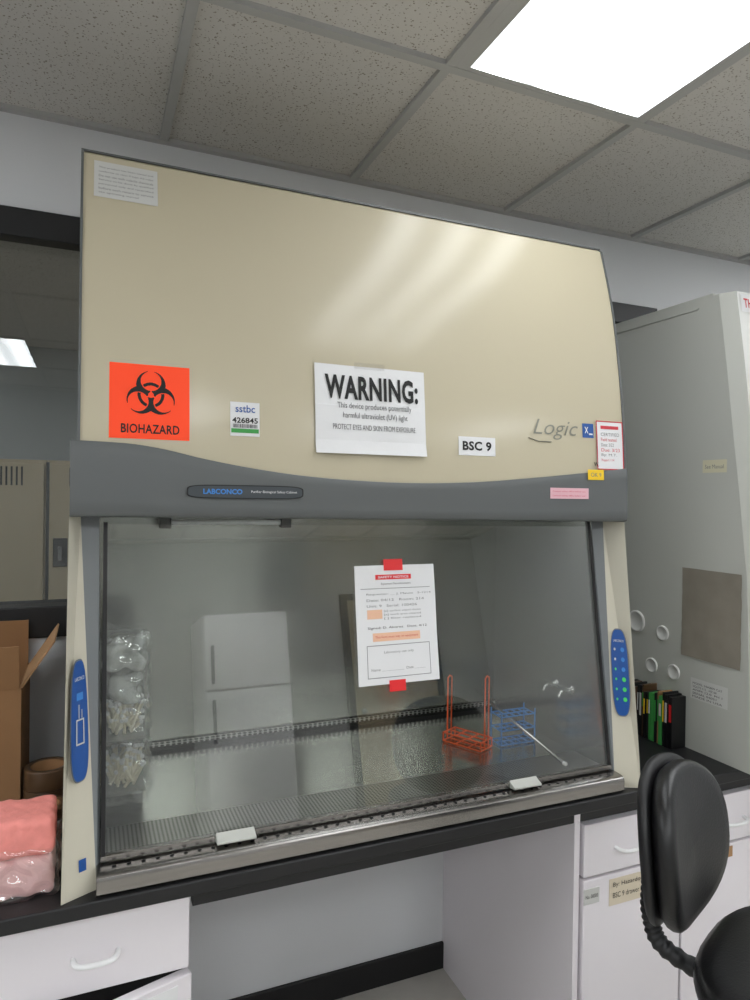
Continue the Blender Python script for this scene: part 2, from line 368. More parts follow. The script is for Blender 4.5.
o=prism_x('hood_shell',pf+[(py(.703)+0.012,0.712),(YBK,0.712),(YBK,-0.05)],hx0+0.005,hx1-0.005,'cream',bs)
for p in o.data.polygons: p.use_smooth=(abs(p.normal.x)<0.5)
o.modifiers.new('es','EDGE_SPLIT').split_angle=0.5
side=[(py(z)-0.003,z) for z in zs]+[(py(.703)+0.01,0.716),(YBK,0.716),(YBK,-0.05)]
prism_x('hood_side_left',side,hx0,hx0+0.005,'grey',bs); prism_x('hood_side_right',side,hx1-0.005,hx1,'grey',bs)
box('hood_top_trim',hx0,hx1,py(.703)+0.006,py(.703)+0.03,0.711,0.715,'grey',bs)
wv=[(-.05,.098),(-.026,.097),(.073,.094),(.14,.085),(.210,.070),(.31,.053),(.425,.039),(.57,.030),(.720,.028),(.88,.034),(1.033,.047),(1.2,.064),(1.36,.082)]
def wave(x):
    for i in range(len(wv)-1):
        if x<=wv[i+1][0]:
            p0=wv[max(i-1,0)];p1=wv[i];p2=wv[i+1];p3=wv[min(i+2,len(wv)-1)]
            t=(x-p1[0])/(p2[0]-p1[0]); h=p2[0]-p1[0]
            m1=(p2[1]-p0[1])/(p2[0]-p0[0]); m2=(p3[1]-p1[1])/(p3[0]-p1[0])
            return (2*t**3-3*t*t+1)*p1[1]+(t**3-2*t*t+t)*h*m1+(-2*t**3+3*t*t)*p2[1]+(t**3-t*t)*h*m2
    return wv[-1][1]
sv=[];sf=[]; N=70; sx0,sx1=-0.036,1.346
for i in range(N+1):
    x=sx0+(sx1-sx0)*i/N; wz=wave(x); zb=-0.053-0.013*(i/N)
    sec=[(1.56,zb),(1.436,zb),(1.4285,zb+0.003),(1.4245,zb+0.010)]
    for k in range(1,7):
        z=zb+0.010+(wz-0.004-zb-0.010)*k/6; sec.append((py(z)-0.0075,z))
    sec+= [(py(wz)-0.006,wz-0.001),(py(wz)+0.006,wz)]
    sec.append((1.56,wz))
    for y,z in sec: sv.append((x,y,z))
n=13
for i in range(N):
    for k in range(n): sf.append((i*n+k,(i+1)*n+k,(i+1)*n+(k+1)%n,i*n+(k+1)%n))
sf+= [tuple(range(n)),tuple(range(N*n+n-1,N*n-1,-1))]
o=mesh('skirt',sv,sf,'grey',bs,True); o.modifiers.new('es','EDGE_SPLIT').split_angle=0.6
hm=lambda u,v,off:(u,py(v)-off,v)
sk=lambda u,v,off:(u,py(v)-0.009-off,v)
def lerp(a,b_,t): return a+(b_-a)*t
SX=1.306
LT=-0.0535
def legsec(t,mir):
    bot=[(-.042,1.36),(.019,1.39),(.026,1.402),(.026,1.62),(-.042,1.62)]; top=[(-.037,1.434),(-.017,1.495),(.018,1.502),(.026,1.62),(-.037,1.62)]
    r=[(lerp(a[0],c_[0],t),lerp(a[1],c_[1],t)) for a,c_ in zip(bot,top)]
    return [((SX-x) if mir else x,y) for x,y in r]
for mir in (0,1):
    v=[];f=[];mi=[]
    for t,z in ((0,ZT+0.0005),(1,-0.0665 if mir else LT)):
        for x,y in legsec(t,mir): v.append((x,y,z))
    for k in range(5): f.append((k,(k+1)%5,5+(k+1)%5,5+k)); mi.append([0,1,2,0,0][k])
    f+= [(4,3,2,1,0),(5,6,7,8,9)]; mi+=[0,0]
    mesh('leg_right' if mir else 'leg_left',v,f,['creamleg','greylt','steel'],bs,False,mi)
    xs=(SX-0.026,SX+0.037) if mir else (-0.037,0.026)
    box('side_wall_right' if mir else 'side_wall_left',xs[0],xs[1],1.62,YBK,ZT+0.0005,-0.0505,['steel'],bs)
def legmap(mir):
    def fn(u,v,off):
        t=(v-ZT)/(0.7); s=legsec(t,0); a,c_=s[0],s[1]
        x=lerp(a[0],c_[0],u); y=lerp(a[1],c_[1],u)
        nx,ny=(c_[1]-a[1]),-(c_[0]-a[0]); L=math.hypot(nx,ny); x+=nx/L*off; y+=ny/L*off
        return ((SX-x) if mir else x,y,v)
    return fn
for mir in (0,1):
    mp=legmap(mir); zc=-0.445 if not mir else -0.470; nm='right' if mir else 'left'
    ellipse('control_pad_'+nm,0.56,zc,0.34,0.112,mp,'blue',bs,0.003,48,3.2)
    ellipse('control_pad_rim_'+nm,0.56,zc,0.37,0.115,mp,'greylt',bs,0.0015,48,3.2)
    if not mir:
        text('pad_title','LABCONCO',0.34,0.78,zc+0.075,zc+0.082,mp,'paper',bs,0.004)
        decal('pad_window',0.42,0.70,zc+0.038,zc+0.052,mp,'blue2',bs,0.004)
        for k,(a,b2,c2,d2) in enumerate([(0.40,0.72,-0.045,-0.042),(0.40,0.72,0.0,0.003),(0.40,0.44,-0.045,0.003),(0.68,0.72,-0.045,0.003),(0.50,0.53,0.004,0.03),(0.62,0.65,0.004,0.02)]):
            decal('pad_diagram_%d'%k,a,b2,zc+c2,zc+d2,mp,'paper2',bs,0.0042)
    else:
        text('pad_title_r','LABCONCO',0.78,0.34,zc+0.080,zc+0.086,mp,'paper',bs,0.004)
        for k in range(6):
            z=zc+0.060-k*0.026
            ellipse('pad_button_%d'%k,0.42,z,0.08,0.006,mp,'led' if k>2 else 'blue2',bs,0.004,20)
            ellipse('pad_led_%d'%k,0.74,z,0.04,0.0035,mp,'led' if k>1 else 'paper2',bs,0.004,14)
decal('blue_tag',0.50,0.72,-0.722,-0.700,legmap(0),'blue',bs,0.001)
WZ=-0.725
prism_x('sill',[(1.362,ZT+0.0005),(1.357,-0.760),(1.356,-0.738),(1.359,-0.729),(1.364,-0.7255),(1.372,-0.724),(1.432,-0.722),(1.432,ZT+0.0005)],0.018,SX-0.018,'steelsill',bs,0.001)
box('base_pan',0.026,SX-0.026,1.433,1.965,ZT+0.0005,WZ-0.002,'steel',bs)
v=[(0.026,1.434,WZ+0.003),(SX-0.026,1.434,WZ+0.003),(SX-0.026,1.548,WZ+0.001),(0.026,1.548,WZ+0.001)]
mesh('front_grille',v,[(0,1,2,3)],'perf',bs)
box('work_surface',0.030,SX-0.030,1.550,1.93,WZ-0.0015,WZ,'steelflat',bs)
box('rear_slot_dark',0.030,SX-0.030,1.93,1.965,WZ-0.0015,WZ+0.0005,'dark',bs)
v=[(0.026,1.9585,WZ+0.012),(SX-0.026,1.9585,WZ+0.012),(SX-0.026,1.9585,WZ+0.026),(0.026,1.9585,WZ+0.026)]
mesh('rear_grille',v,[(0,1,2,3)],perfmat('rear_slots',0.007,0.36,('X','Z'),2.2),bs)
box('chamber_back',0.026,SX-0.026,1.966,YBK,ZT+0.001,-0.051,'steel',bs)
box('chamber_ceiling',0.026,SX-0.026,1.70,1.966,-0.060,-0.051,'steel',bs)
box('chamber_fill_glow',0.15,SX-0.15,1.60,1.69,-0.0565,-0.0505,lampmat('chamber_fill_emitter',0,4.0,4.0),bs)  # glowing box added to brighten the chamber, whose own light is off
hv=[];hf=[]
for i in range(46):
    cx=0.05+i*0.0268; b0=len(hv)
    for k in range(10):
        a=2*math.pi*k/10; hv.append((cx+0.0042*math.cos(a),1.383+0.0042*math.sin(a),-0.7234+0.0006))
    hf.append(tuple(range(b0,b0+10)))
mesh('sill_holes',hv,hf,'dark',bs)
tube('uv_lamp_tube',[[(0.20,1.88,-0.085),(0.50,1.88,-0.085)]],0.007,'whiteplast',bs)
box('uv_lamp_socket_a',0.17,0.20,1.865,1.895,-0.10,-0.060,'blacktrim',bs,0.003); box('uv_lamp_socket_b',0.50,0.53,1.865,1.895,-0.10,-0.060,'blacktrim',bs,0.003)
SB,ST=-0.712,-0.0665
def sy(z): return 1.400+(z+0.715)*0.1/0.659
prism_x('sash_glass',[(sy(SB),SB),(sy(-0.054),-0.054),(sy(-0.054)+0.006,-0.054),(sy(SB)+0.006,SB)],0.0262,SX-0.0262,'glass',bs)
smap=lambda u,v,off:(u,sy(v)-off,v)
prism_x('sash_bottom_edge',[(sy(SB)-0.004,SB-0.006),(sy(SB)-0.004,SB+0.004),(sy(SB)+0.010,SB+0.004),(sy(SB)+0.010,SB-0.006)],0.0262,SX-0.0262,'steelsill',bs)
for nm,cx in (('a',0.285),('b',1.000)):
    prism_x('sash_handle_'+nm,[(sy(SB)-0.004,SB-0.008),(sy(SB)-0.026,SB-0.005),(sy(SB)-0.027,SB),(sy(SB)-0.010,SB+0.006),(sy(SB)-0.002,SB+0.011)],cx-0.040,cx+0.040,'hoodside',bs,0.002)
prism_x('sash_guide_left',[(sy(SB)-0.002,SB),(sy(ST)-0.002,ST),(sy(ST)+0.01,ST),(sy(SB)+0.01,SB)],0.0262,0.034,'blacktrim',bs)
prism_x('sash_guide_right',[(sy(SB)-0.002,SB),(sy(ST)-0.002,ST),(sy(ST)+0.01,ST),(sy(SB)+0.01,SB)],SX-0.034,SX-0.0262,'blacktrim',bs)
# labels on hood front
decal('biohazard_sticker',0.033,0.188,0.104,0.256,hm,'orange',bs,0.0012)
def bio(x,y):
    r=math.hypot(x,y); C=[(math.cos(math.radians(90+120*k)),math.sin(math.radians(90+120*k))) for k in range(3)]
    inO=any(math.hypot(x-11*c[0],y-11*c[1])<15 for c in C)
    inI=any(math.hypot(x-15*c[0],y-15*c[1])<10.5 for c in C)
    inI2=any(math.hypot(x-15*c[0],y-15*c[1])<9.5 for c in C)
    res=inO and not inI
    for c in C:
        al=x*c[0]+y*c[1]; pe=abs(-x*c[1]+y*c[0])
        if al>18 and pe<3.2: res=False
        if 0<al<7 and pe<0.7: res=False
    if r<3: res=False
    if 10.3<r<13.6:
        if inI2: res=True
    return res
v=[];f=[]; G=150; R0=27
for j in range(G):
    for i in range(G):
        x=(i+0.5)/G*2*R0-R0; y=(j+0.5)/G*2*R0-R0
        if bio(x,y):
            s=0.00190; h=R0/G*1.0; b0=len(v)
            for dx,dy in ((-h,-h),(h,-h),(h,h),(-h,h)): v.append(hm(0.112+(x+dx)*s,0.194+(y+dy)*s,0.0019))
            f.append((b0,b0+1,b0+2,b0+3))
mesh('biohazard_symbol',v,f,'ink',bs)
text('biohazard_word','BIOHAZARD',0.055,0.168,0.115,0.134,hm,'ink',bs,0.0019,0.02,space=1.05)
decal('info_sticker',0.001,0.127,0.606,0.690,hm,'paper2',bs,0.0012)
for k in range(7):
    z=0.678-k*0.0098
    text('info_line_%d'%k,['This product has been tested and','conforms to class II type A2 rules','Do not use with volatile chemicals','Service to be done by qualified','personnel only and recertified','before each return to service','see operating manual'][k],0.010,0.118-(0.03 if k==6 else 0),z-0.005,z,hm,'inkg',bs,0.0019)
decal('asset_tag',0.272,0.335,0.119,0.192,hm,'paper',bs,0.0012)
text('asset_logo','sstbc',0.283,0.325,0.170,0.186,hm,'blue',bs,0.0019,0.01)
text('asset_no','426845',0.276,0.331,0.147,0.159,hm,'ink',bs,0.0019,0.02)
decal('asset_green',0.274,0.333,0.126,0.135,hm,'green',bs,0.0018)
for k in range(22):
    decal('barcode_%d'%k,0.278+k*0.0024,0.2788+k*0.0024+random.random()*0.0008,0.137,0.145,hm,'ink',bs,0.0018,1,1)
ws=empty('warning_sign')
def wm(u,v,off): return (u,py(v)-off-0.0015-0.0035*(0.5+0.5*math.sin(u*38+v*9))*(1 if v<0.2 else 0.5)-max(0,0.12-v)*0.18,v)
decal('sheet',0.460,0.735,0.090,0.293,wm,'paper',ws,0.001,60,60)
text('headline','WARNING:',0.483,0.716,0.214,0.270,wm,'ink',ws,0.0030,0.035,space=1.08)
text('line_a','This device produces potentially',0.512,0.697,0.190,0.207,wm,'ink',ws,0.0030,-0.004)
text('line_b','harmful ultraviolet (UV) light',0.525,0.686,0.168,0.185,wm,'ink',ws,0.0030,-0.004)
text('line_c','PROTECT EYES AND SKIN FROM EXPOSURE.',0.500,0.708,0.145,0.157,wm,'ink',ws,0.0030,-0.006)
decal('tape_top',0.555,0.630,0.287,0.302,wm,'film',ws,0.003)
decal('unit_label',0.825,0.930,0.098,0.144,hm,'paper',bs,0.0012)
text('unit_label_text','BSC 9',0.836,0.918,0.110,0.133,hm,'ink',bs,0.0019,0.035,space=1.06)
text('model_script','Logic',1.045,1.188,0.148,0.200,hm,'logoink',bs,0.0015,-0.004,0.35)
tube('model_script_swash',[[hm(1.030,0.150,0.002),hm(1.06,0.142,0.002),hm(1.10,0.142,0.002)]],0.0012,'logoink',bs)
decal('model_badge',1.203,1.240,0.158,0.196,hm,'blue',bs,0.0012)
text('model_badge_mark','x',1.210,1.222,0.170,0.187,hm,'paper',bs,0.0019,0.0)
decal('model_badge_bar',1.224,1.236,0.166,0.170,hm,'paper',bs,0.0019)
decal('cert_label',1.247,1.338,0.074,0.206,hm,'paper',bs,0.0032)
for k,(a,b_,c_,d_) in enumerate([(1.247,1.338,0.203,0.206),(1.247,1.338,0.074,0.077),(1.247,1.250,0.074,0.206),(1.335,1.338,0.074,0.206),(1.262,1.323,0.184,0.193)]):
    decal('cert_border_%d'%k,a,b_,c_,d_,hm,'redink',bs,0.0038,2,3)
for k in range(6): text('cert_line_%d'%k,['CERTIFIED','Field tested','Date: 3/22','Due: 3/23','By: M.T.','Report 114'][k],1.262,1.325-(k%3)*0.01,0.165-k*0.014,0.174-k*0.014,hm,'redink' if k%2 else 'inkg',bs,0.0038)
yl=lambda u,v,o:(u,py(v)-0.010-o,v)
decal('yellow_sticker',1.209,1.262,0.046,0.073,yl,'yellow',bs,0.0008)
text('yellow_text','OK 9',1.218,1.253,0.054,0.065,yl,'inkg',bs,0.0015)
text('w_mark','W.',1.235,1.252,0.082,0.094,hm,'ink',bs,0.0045,0.02)
decal('pink_sticker',1.088,1.211,-0.005,0.023,sk,'pink',bs,0.0008)
for k in range(2): text('pink_text_%d'%k,'Contact safety office before use',1.095,1.200,0.011-k*0.011,0.016-k*0.011,sk,'redink',bs,0.0014)
ellipse('nameplate',0.306,0.0,0.124,0.0145,sk,'blacktrim',bs,0.0012,60,5)
M['plateface']=mat('nameplate_face',(62,68,72),0.4)
ellipse('nameplate_face',0.306,0.0,0.121,0.0125,sk,'plateface',bs,0.0016,60,5)
text('nameplate_text_a','LABCONCO',0.215,0.296,-0.005,0.006,sk,'blue2',bs,0.0021,0.03)
text('nameplate_text_b','Purifier Biological Safety Cabinet',0.315,0.415,-0.003,0.0035,sk,'paper',bs,0.0021)
# form taped to sash
fs=empty('taped_form')
def sp(u,v,o):
    v2=-0.170+(v+0.170)*0.955; u2=0.573+(u-0.571)*0.965
    return smap(u2,v2,o+0.001+0.0015*(0.5+0.5*math.sin(v*30+u*11)))
decal('sheet',0.571,0.788,-0.457,-0.170,sp,'paper',fs,0.0015,12,20)
decal('tape_top',0.648,0.700,-0.183,-0.155,sp,'red',fs,0.003)
decal('tape_bottom',0.650,0.694,-0.475,-0.448,sp,'red',fs,0.003)
decal('header_bar',0.625,0.722,-0.205,-0.193,sp,'red',fs,0.0022); text('header_text','SAFETY NOTICE',0.632,0.715,-0.202,-0.196,sp,'paper',fs,0.003,0.02)
text('subhead','Equipment Decontamination',0.640,0.720,-0.219,-0.213,sp,'ink',fs,0.0022)
for k in range(3):
    z=-0.238-k*0.014
    text('field_%d'%k,['Requestor: __ J. Mason   5-1214','Date: 04/12   Room: 214','Unit: 9   Serial: 100426'][k],0.600,0.775-k*0.02,z-0.006,z,sp,'inkg',fs,0.0022)
decal('peach_a',0.600,0.640,-0.300,-0.278,sp,'peach',fs,0.0022)
for k in range(3): text('row_%d'%k,['[x] surface wiped down','[x] work area cleared','[ ] filter replaced'][k],0.645,0.745,-0.285-k*0.009,-0.2795-k*0.009,sp,'inkg',fs,0.0022)
text('sig','Signed: D. Alvarez   Date: 4/12',0.600,0.760,-0.326,-0.319,sp,'ink',fs,0.0022)
decal('peach_b',0.612,0.740,-0.354,-0.334,sp,'peach',fs,0.0022); text('peach_txt','This form must stay on equipment',0.618,0.734,-0.348,-0.341,sp,'redink',fs,0.003)
for k,(a,b_,c_,d_) in enumerate([(0.595,0.765,-0.3645,-0.363),(0.595,0.765,-0.441,-0.4395),(0.595,0.5965,-0.441,-0.363),(0.7635,0.765,-0.441,-0.363),(0.585,0.773,-0.2275,-0.2262)]):
    decal('rule_%d'%k,a,b_,c_,d_,sp,'inkg',fs,0.0022)
text('box_txt','Laboratory use only',0.64,0.72,-0.385,-0.378,sp,'inkg',fs,0.0022)
text('box_txt2','Name ____________  Date ______',0.605,0.75,-0.425,-0.418,sp,'inkg',fs,0.0022)

# ---------------------------------------------------------------- things inside the chamber
Zs=WZ+0.0005
rk=empty('tube_rack')
def wire(name,paths,m,p,r=0.0028): return tube(name,paths,r,m,p)
A=Vector((0.990,1.755,0)); B=Vector((1.046,1.640,0)); dr=(B-A).normalized(); pr=Vector((-dr.y,dr.x,0))
P_=[]
for base,h in ((A,0.19),(B,0.212)):
    a=base-pr*0.010; c_=base+pr*0.010
    P_.append([(a.x,a.y,Zs+0.004),(a.x,a.y,Zs+h-0.006),((a.x+c_.x)/2,(a.y+c_.y)/2,Zs+h),(c_.x,c_.y,Zs+h-0.006),(c_.x,c_.y,Zs+0.004)])
for off in (-0.030,0,0.030):
    a=A+pr*off; c_=B+pr*off; P_.append([(a.x,a.y,Zs+0.004),(c_.x,c_.y,Zs+0.004)]); P_.append([(a.x,a.y,Zs+0.028),(c_.x,c_.y,Zs+0.028)])
for t in (0,0.33,0.66,1):
    q=A.lerp(B,t)
    for zz in (0.004,0.028): P_.append([tuple(q-pr*0.030+Vector((0,0,Zs+zz))),tuple(q+pr*0.030+Vector((0,0,Zs+zz)))])
for t in (0,1):
    for off in (-0.030,0.030):
        q=A.lerp(B,t)+pr*off; P_.append([(q.x,q.y,Zs+0.003),(q.x,q.y,Zs+0.028)])
wire('wire_frame',P_,'owire',rk,0.0021)
rb=empty('tube_rack'); P_=[]
x0,x1,y0,y1=1.100,1.215,1.645,1.700
for zz in (0.004,0.045,0.085):
    for i in range(6): x=lerp(x0,x1,i/5); P_.append([(x,y0,Zs+zz),(x,y1,Zs+zz)])
    for j in range(3): y=lerp(y0,y1,j/2); P_.append([(x0,y,Zs+zz),(x1,y,Zs+zz)])
for x in (x0,x1):
    for y in (y0,y1): P_.append([(x,y,Zs+0.003),(x,y,Zs+0.10)])
wire('wire_frame',P_,'bwire',rb,0.0021)
gr=empty('steel_rod'); tube('rod',[[(1.185,1.475,Zs+0.006),(1.105,1.80,Zs+0.124)]],0.0045,'chrome',gr); tube('rod_tip',[[(1.185,1.475,Zs+0.006),(1.1875,1.465,Zs+0.0055)]],0.0052,'whiteplast',gr)
for j,yy in enumerate((1.56,1.63)):
    zz=-0.553; g=empty('gas_valve'); xw=SX-0.0262
    lathe('flange',[(0,0),(0.014,0),(0.014,-0.005),(0.007,-0.007),(0.007,-0.026),(0,-0.026)],(xw,yy,zz),'chrome',g,24,'X')
    tube('body',[[(xw-0.024,yy,zz),(xw-0.040,yy,zz-0.003),(xw-0.046,yy,zz-0.016)]],0.005,'chrome',g)
    box('handle',xw-0.036,xw-0.028,yy-0.020,yy+0.020,zz+0.006,zz+0.014,'chrome',g,0.003)
def softbox(name,x0,x1,y0,y1,z0,z1,m,parent,amp,seed,r=0.018,cuts=30,fmax=300):
    rnd=random.Random(seed); bm=bmesh.new(); bmesh.ops.create_cube(bm,size=1)
    bmesh.ops.subdivide_edges(bm,edges=bm.edges[:],cuts=cuts,use_grid_fill=True)
    sx,sy_,sz=x1-x0,y1-y0,z1-z0; c=Vector(((x0+x1)/2,(y0+y1)/2,(z0+z1)/2))
    ks=[(Vector((rnd.uniform(-1,1),rnd.uniform(-1,1),rnd.uniform(-1,1)))*rnd.uniform(60,fmax),rnd.random()*6) for _ in range(9)]
    for v in bm.verts:
        p=Vector((v.co.x*sx,v.co.y*sy_,v.co.z*sz)); core=Vector((max(-sx/2+r,min(sx/2-r,p.x)),max(-sy_/2+r,min(sy_/2-r,p.y)),max(-sz/2+r,min(sz/2-r,p.z))))
        d=p-core
        if d.length>1e-6: p=core+d.normalized()*r
        n_=d.normalized() if d.length>1e-6 else Vector((0,0,0))
        w_=sum(math.sin(q.dot(p)+a) for q,a in ks)/9
        p+=n_*amp*w_
        if p.z<-sz/2: p.z=-sz/2
        v.co=p+c
    me=bpy.data.meshes.new(name); bm.to_mesh(me); bm.free(); me.materials.append(M[m])
    for p in me.polygons: p.use_smooth=True
    return link(bpy.data.objects.new(name,me),parent)
sw=empty('swab_holder')
box('back_panel',0.030,0.124,1.700,1.704,WZ+0.001,-0.33,'backing',sw,0.001)
for nm,(za,zb) in {'upper':(-0.55,-0.485),'lower':(-0.665,-0.595)}.items():
    box('tray_%s_floor'%nm,0.030,0.120,1.570,1.6995,za,za+0.003,'backing',sw)
    P_=[]
    for i in range(70):
        x=random.uniform(0.044,0.098); y=random.uniform(1.58,1.67); dz=random.uniform(-0.03,0.012)
        P_.append([(x,y,za+0.008+random.random()*0.02),(min(0.116,max(0.040,x+random.uniform(-0.02,0.040))),y+random.uniform(-0.01,0.01),zb+dz)])
    tube('sticks_'+nm,P_,0.0034,'swab',sw,res=2)
    me=bpy.data.meshes.new('tips_'+nm); bm=bmesh.new()
    for p in P_:
        bmesh.ops.create_icosphere(bm,subdivisions=1,radius=0.0055,matrix=Matrix.Translation(p[1]))
    bm.to_mesh(me); bm.free(); me.materials.append(M['paper']); link(bpy.data.objects.new('tips_'+nm,me),sw)
softbox('outer_bag',0.033,0.127,1.562,1.694,-0.690,-0.315,'bagfilm',sw,0.016,21,0.014,40,200)
softbox('bag_fold_upper',0.042,0.112,1.59,1.68,-0.400,-0.345,'bagm',sw,0.030,31,0.010,30,160)
softbox('bag_fold_lower',0.050,0.108,1.59,1.67,-0.475,-0.415,'bagm',sw,0.026,37,0.010,30,160)

# ---------------------------------------------------------------- fume hood at right
fh=empty('fume_hood')
fp=[(.605,1.449),(.40,1.419),(.20,1.393),(0.0,1.366),(-.2257,1.339),(-.5,1.326),(-.75,1.318),(ZT+0.0005,1.317)]
prism_x('side_panel',[(y,z) for z,y in fp]+[(2.04,ZT+0.0005),(2.04,.605)],1.70,1.712,'hoodside',fh)
v=[];f=[]
for z,y in fp:
    v+= [(1.7001,y,z),(1.724,y-0.040,z),(2.95,y-0.040,z)]
for i in range(len(fp)-1):
    f+= [(i*3,i*3+1,i*3+4,i*3+3),(i*3+1,i*3+2,i*3+5,i*3+4)]
mesh('front_panel',v,f,['hoodside','hoodfront'],fh,False,[0,1]*(len(fp)-1))
prism_x('body',[(y+0.004,z) for z,y in fp]+[(2.04,ZT+0.0006),(2.04,.604)],1.713,2.948,'hoodfront',fh)
box('top_lip',1.699,2.95,1.47,2.04,.605,.611,'hoodside',fh)
box('seam_strip',1.697,1.6995,1.52,2.03,0.575,0.579,'hoodside',fh)
hs=lambda u,v,o:(1.70-o,-u,v)
for k,(y,z) in enumerate([(1.7478,-0.4142),(1.6353,-0.4327),(1.6787,-0.5461),(1.5883,-0.5465)]):
    r=0.036 if k==0 else 0.024
    lathe('port_cover_%d'%k,[(0,-0.004),(r*0.75,-0.004),(r*0.8,-0.006),(r,-0.005),(r,0)],(1.70,y,z),'hoodfront',fh,32,'X')
decal('film_patch',-1.5595,-1.352,-0.484,-0.213,hs,'yellowed',fh,0.0015,14,14,0.003)
M['creaml']=mat('cream_label',(205,200,172),0.6)
decal('side_label_a',-1.494,-1.41,0.078,0.116,hs,'creaml',fh,0.001)
text('side_label_a_text','See Manual',-1.485,-1.42,0.09,0.102,hs,'inkg',fh,0.0016)
decal('side_label_b',-1.523,-1.392,-0.608,-0.545,hs,'paper2',fh,0.001)
for k in range(5): text('side_label_b_%d'%k,['MODEL 3440809 CAT','VOLTS 115   HZ 60','AMPS 12.0  PH 1','SERIAL 04051','MADE IN USA'][k],-1.515,-1.41-(k%2)*0.02,-0.563-k*0.010,-0.557-k*0.010,hs,'ink',fh,0.0016)
def ff(u,v,o):
    for a,b_ in zip(fp,fp[1:]):
        if b_[0]<=v<=a[0]:
            t=(v-a[0])/(b_[0]-a[0]); return (u,lerp(a[1],b_[1],t)-0.040-o,v)
    return (u,fp[0][1]-0.04-o,v)
decal('corner_label',1.735,1.90,0.545,0.598,ff,'paper',fh,0.0015); text('corner_label_text','THIS HOOD',1.745,1.89,0.558,0.586,ff,'redink',fh,0.0022,0.02)
decal('blue_plate',1.728,1.80,-0.14,0.075,ff,'blue',fh,0.002)

# books in the gap
bk=empty('notebook_row'); y=1.535; i=0
while y<1.80:
    th=random.choice([0.007,0.009,0.012,0.014]); h=random.uniform(0.145,0.17); w_=random.uniform(0.055,0.06)
    c_=random.choice(['ink','ink','vinyl','green','card','ink','shell','red','vinyl','tape'])
    if i==0: c_='vinyl'
    o=box('volume_%d'%i,1.695-w_,1.695,y,y+th,ZT+0.001,ZT+h,c_,bk,0.0015)
    box('spine_label_%d'%i,1.6945-w_-0.0006,1.6945-w_+0.0001,y+th*0.2,y+th*0.8,ZT+h*random.uniform(0.4,0.6),ZT+h*0.85,random.choice(['paper','yellow','red','paper2','green']),bk)
    y+=th+0.0015; i+=1

# ---------------------------------------------------------------- left counter items
cb=empty('cardboard_box')
bx0,bx1,by0,by1,bz=-0.52,-0.146,1.80,2.06,-0.475
t=0.005
box('front',bx0,bx1,by0,by0+t,ZT+0.001,bz,'card',cb); box('rear',bx0,bx1,by1-t,by1,ZT+0.001,bz,'card',cb)
box('left',bx0,bx0+t,by0+t,by1-t,ZT+0.001,bz,'card',cb); box('right',bx1-t,bx1,by0+t,by1-t,ZT+0.001,bz,'card',cb)
box('bottom',bx0+t,bx1-t,by0+t,by1-t,ZT+0.001,ZT+0.006,'card',cb)
def flap(name,a,b_,d_,m='cardin'):
    a,b_,d_=Vector(a),Vector(b_),Vector(d_); n_=(b_-a).cross(d_).normalized()*0.002
    v=[a-n_,b_-n_,b_+d_*1-n_,a+d_-n_,a+n_,b_+n_,b_+d_+n_,a+d_+n_]
    return mesh(name,v,[(0,1,2,3),(4,7,6,5),(0,4,5,1),(1,5,6,2),(2,6,7,3),(3,7,4,0)],m,cb)
flap('flap_right',(bx1,by0+0.01,bz),(bx1,by1-0.01,bz),(0.070,0,0.105)); flap('flap_front',(bx0,by0,bz),(bx1-0.004,by0,bz),(0,-0.02,0.105),'card')
flap('flap_rear',(bx0,by1-0.003,bz),(bx1-0.004,by1-0.003,bz),(0,-0.01,0.12),'card'); flap('flap_left',(bx0,by0+0.01,bz),(bx0,by1-0.01,bz),(-0.07,0,0.09))
for k,(x,y,z0) in enumerate([(-0.094,1.705,ZT+0.001),(-0.090,1.82,ZT+0.001),(-0.088,1.815,ZT+0.050)]):
    e=empty('tape_roll'); lathe('roll',[(0.038,0),(0.052,0),(0.0525,0.002),(0.0525,0.044),(0.052,0.046),(0.038,0.046),(0.038,0)],(x,y,z0),'tape',e,40)
    lathe('core',[(0.0365,0.001),(0.0379,0.001),(0.0379,0.045),(0.0365,0.045),(0.0365,0.001)],(x,y,z0),'card',e,40)
pk=empty('paper_towel_pack')
softbox('towels_lower',-0.170,-0.056,1.405,1.52,ZT+0.001,ZT+0.076,'pinkl',pk,0.004,2,0.012)
softbox('towels_upper',-0.168,-0.055,1.403,1.52,ZT+0.077,ZT+0.146,'pinkp',pk,0.004,5,0.012)
softbox('wrap',-0.178,-0.048,1.398,1.527,ZT+0.0008,ZT+0.094,'film',pk,0.014,9,0.010)

# ---------------------------------------------------------------- lab chair
ch=empty('lab_chair')
bcn=Vector((1.024,0.935,-0.640)); nrm=Vector((0.395,-0.919,0)).normalized(); tan=Vector((-nrm.y,nrm.x,0)).normalized()
if tan.x<0: tan=-tan
up=Vector((0,0,1))
def pad(name,center,ax,ay,az,a,b_,th,m,parent,curve=0.0,pw=2.6):
    v=[];f=[];NS=48; rings=[(0.0,-1),(0.45,-1),(0.8,-0.96),(0.93,-0.8),(0.985,-0.45),(1.0,0),(0.985,0.45),(0.93,0.8),(0.8,0.98),(0.45,1.05),(0.0,1.08)]
    for s,h in rings:
        for i in range(NS):
            t_=2*math.pi*i/NS; c,s_=math.cos(t_),math.sin(t_)
            u=a*s*math.copysign(abs(c)**(2/pw),c); w_=b_*s*math.copysign(abs(s_)**(2/pw),s_)
            p=center+ax*u+ay*w_+az*(h*th/2+curve*(u/a)**2)
            v.append(p)
    for j in range(len(rings)-1):
        for i in range(NS): f.append((j*NS+i,j*NS+(i+1)%NS,(j+1)*NS+(i+1)%NS,(j+1)*NS+i))
    return mesh(name,v,f,m,parent,True)
tup=(up*0.985-nrm*0.10).normalized()
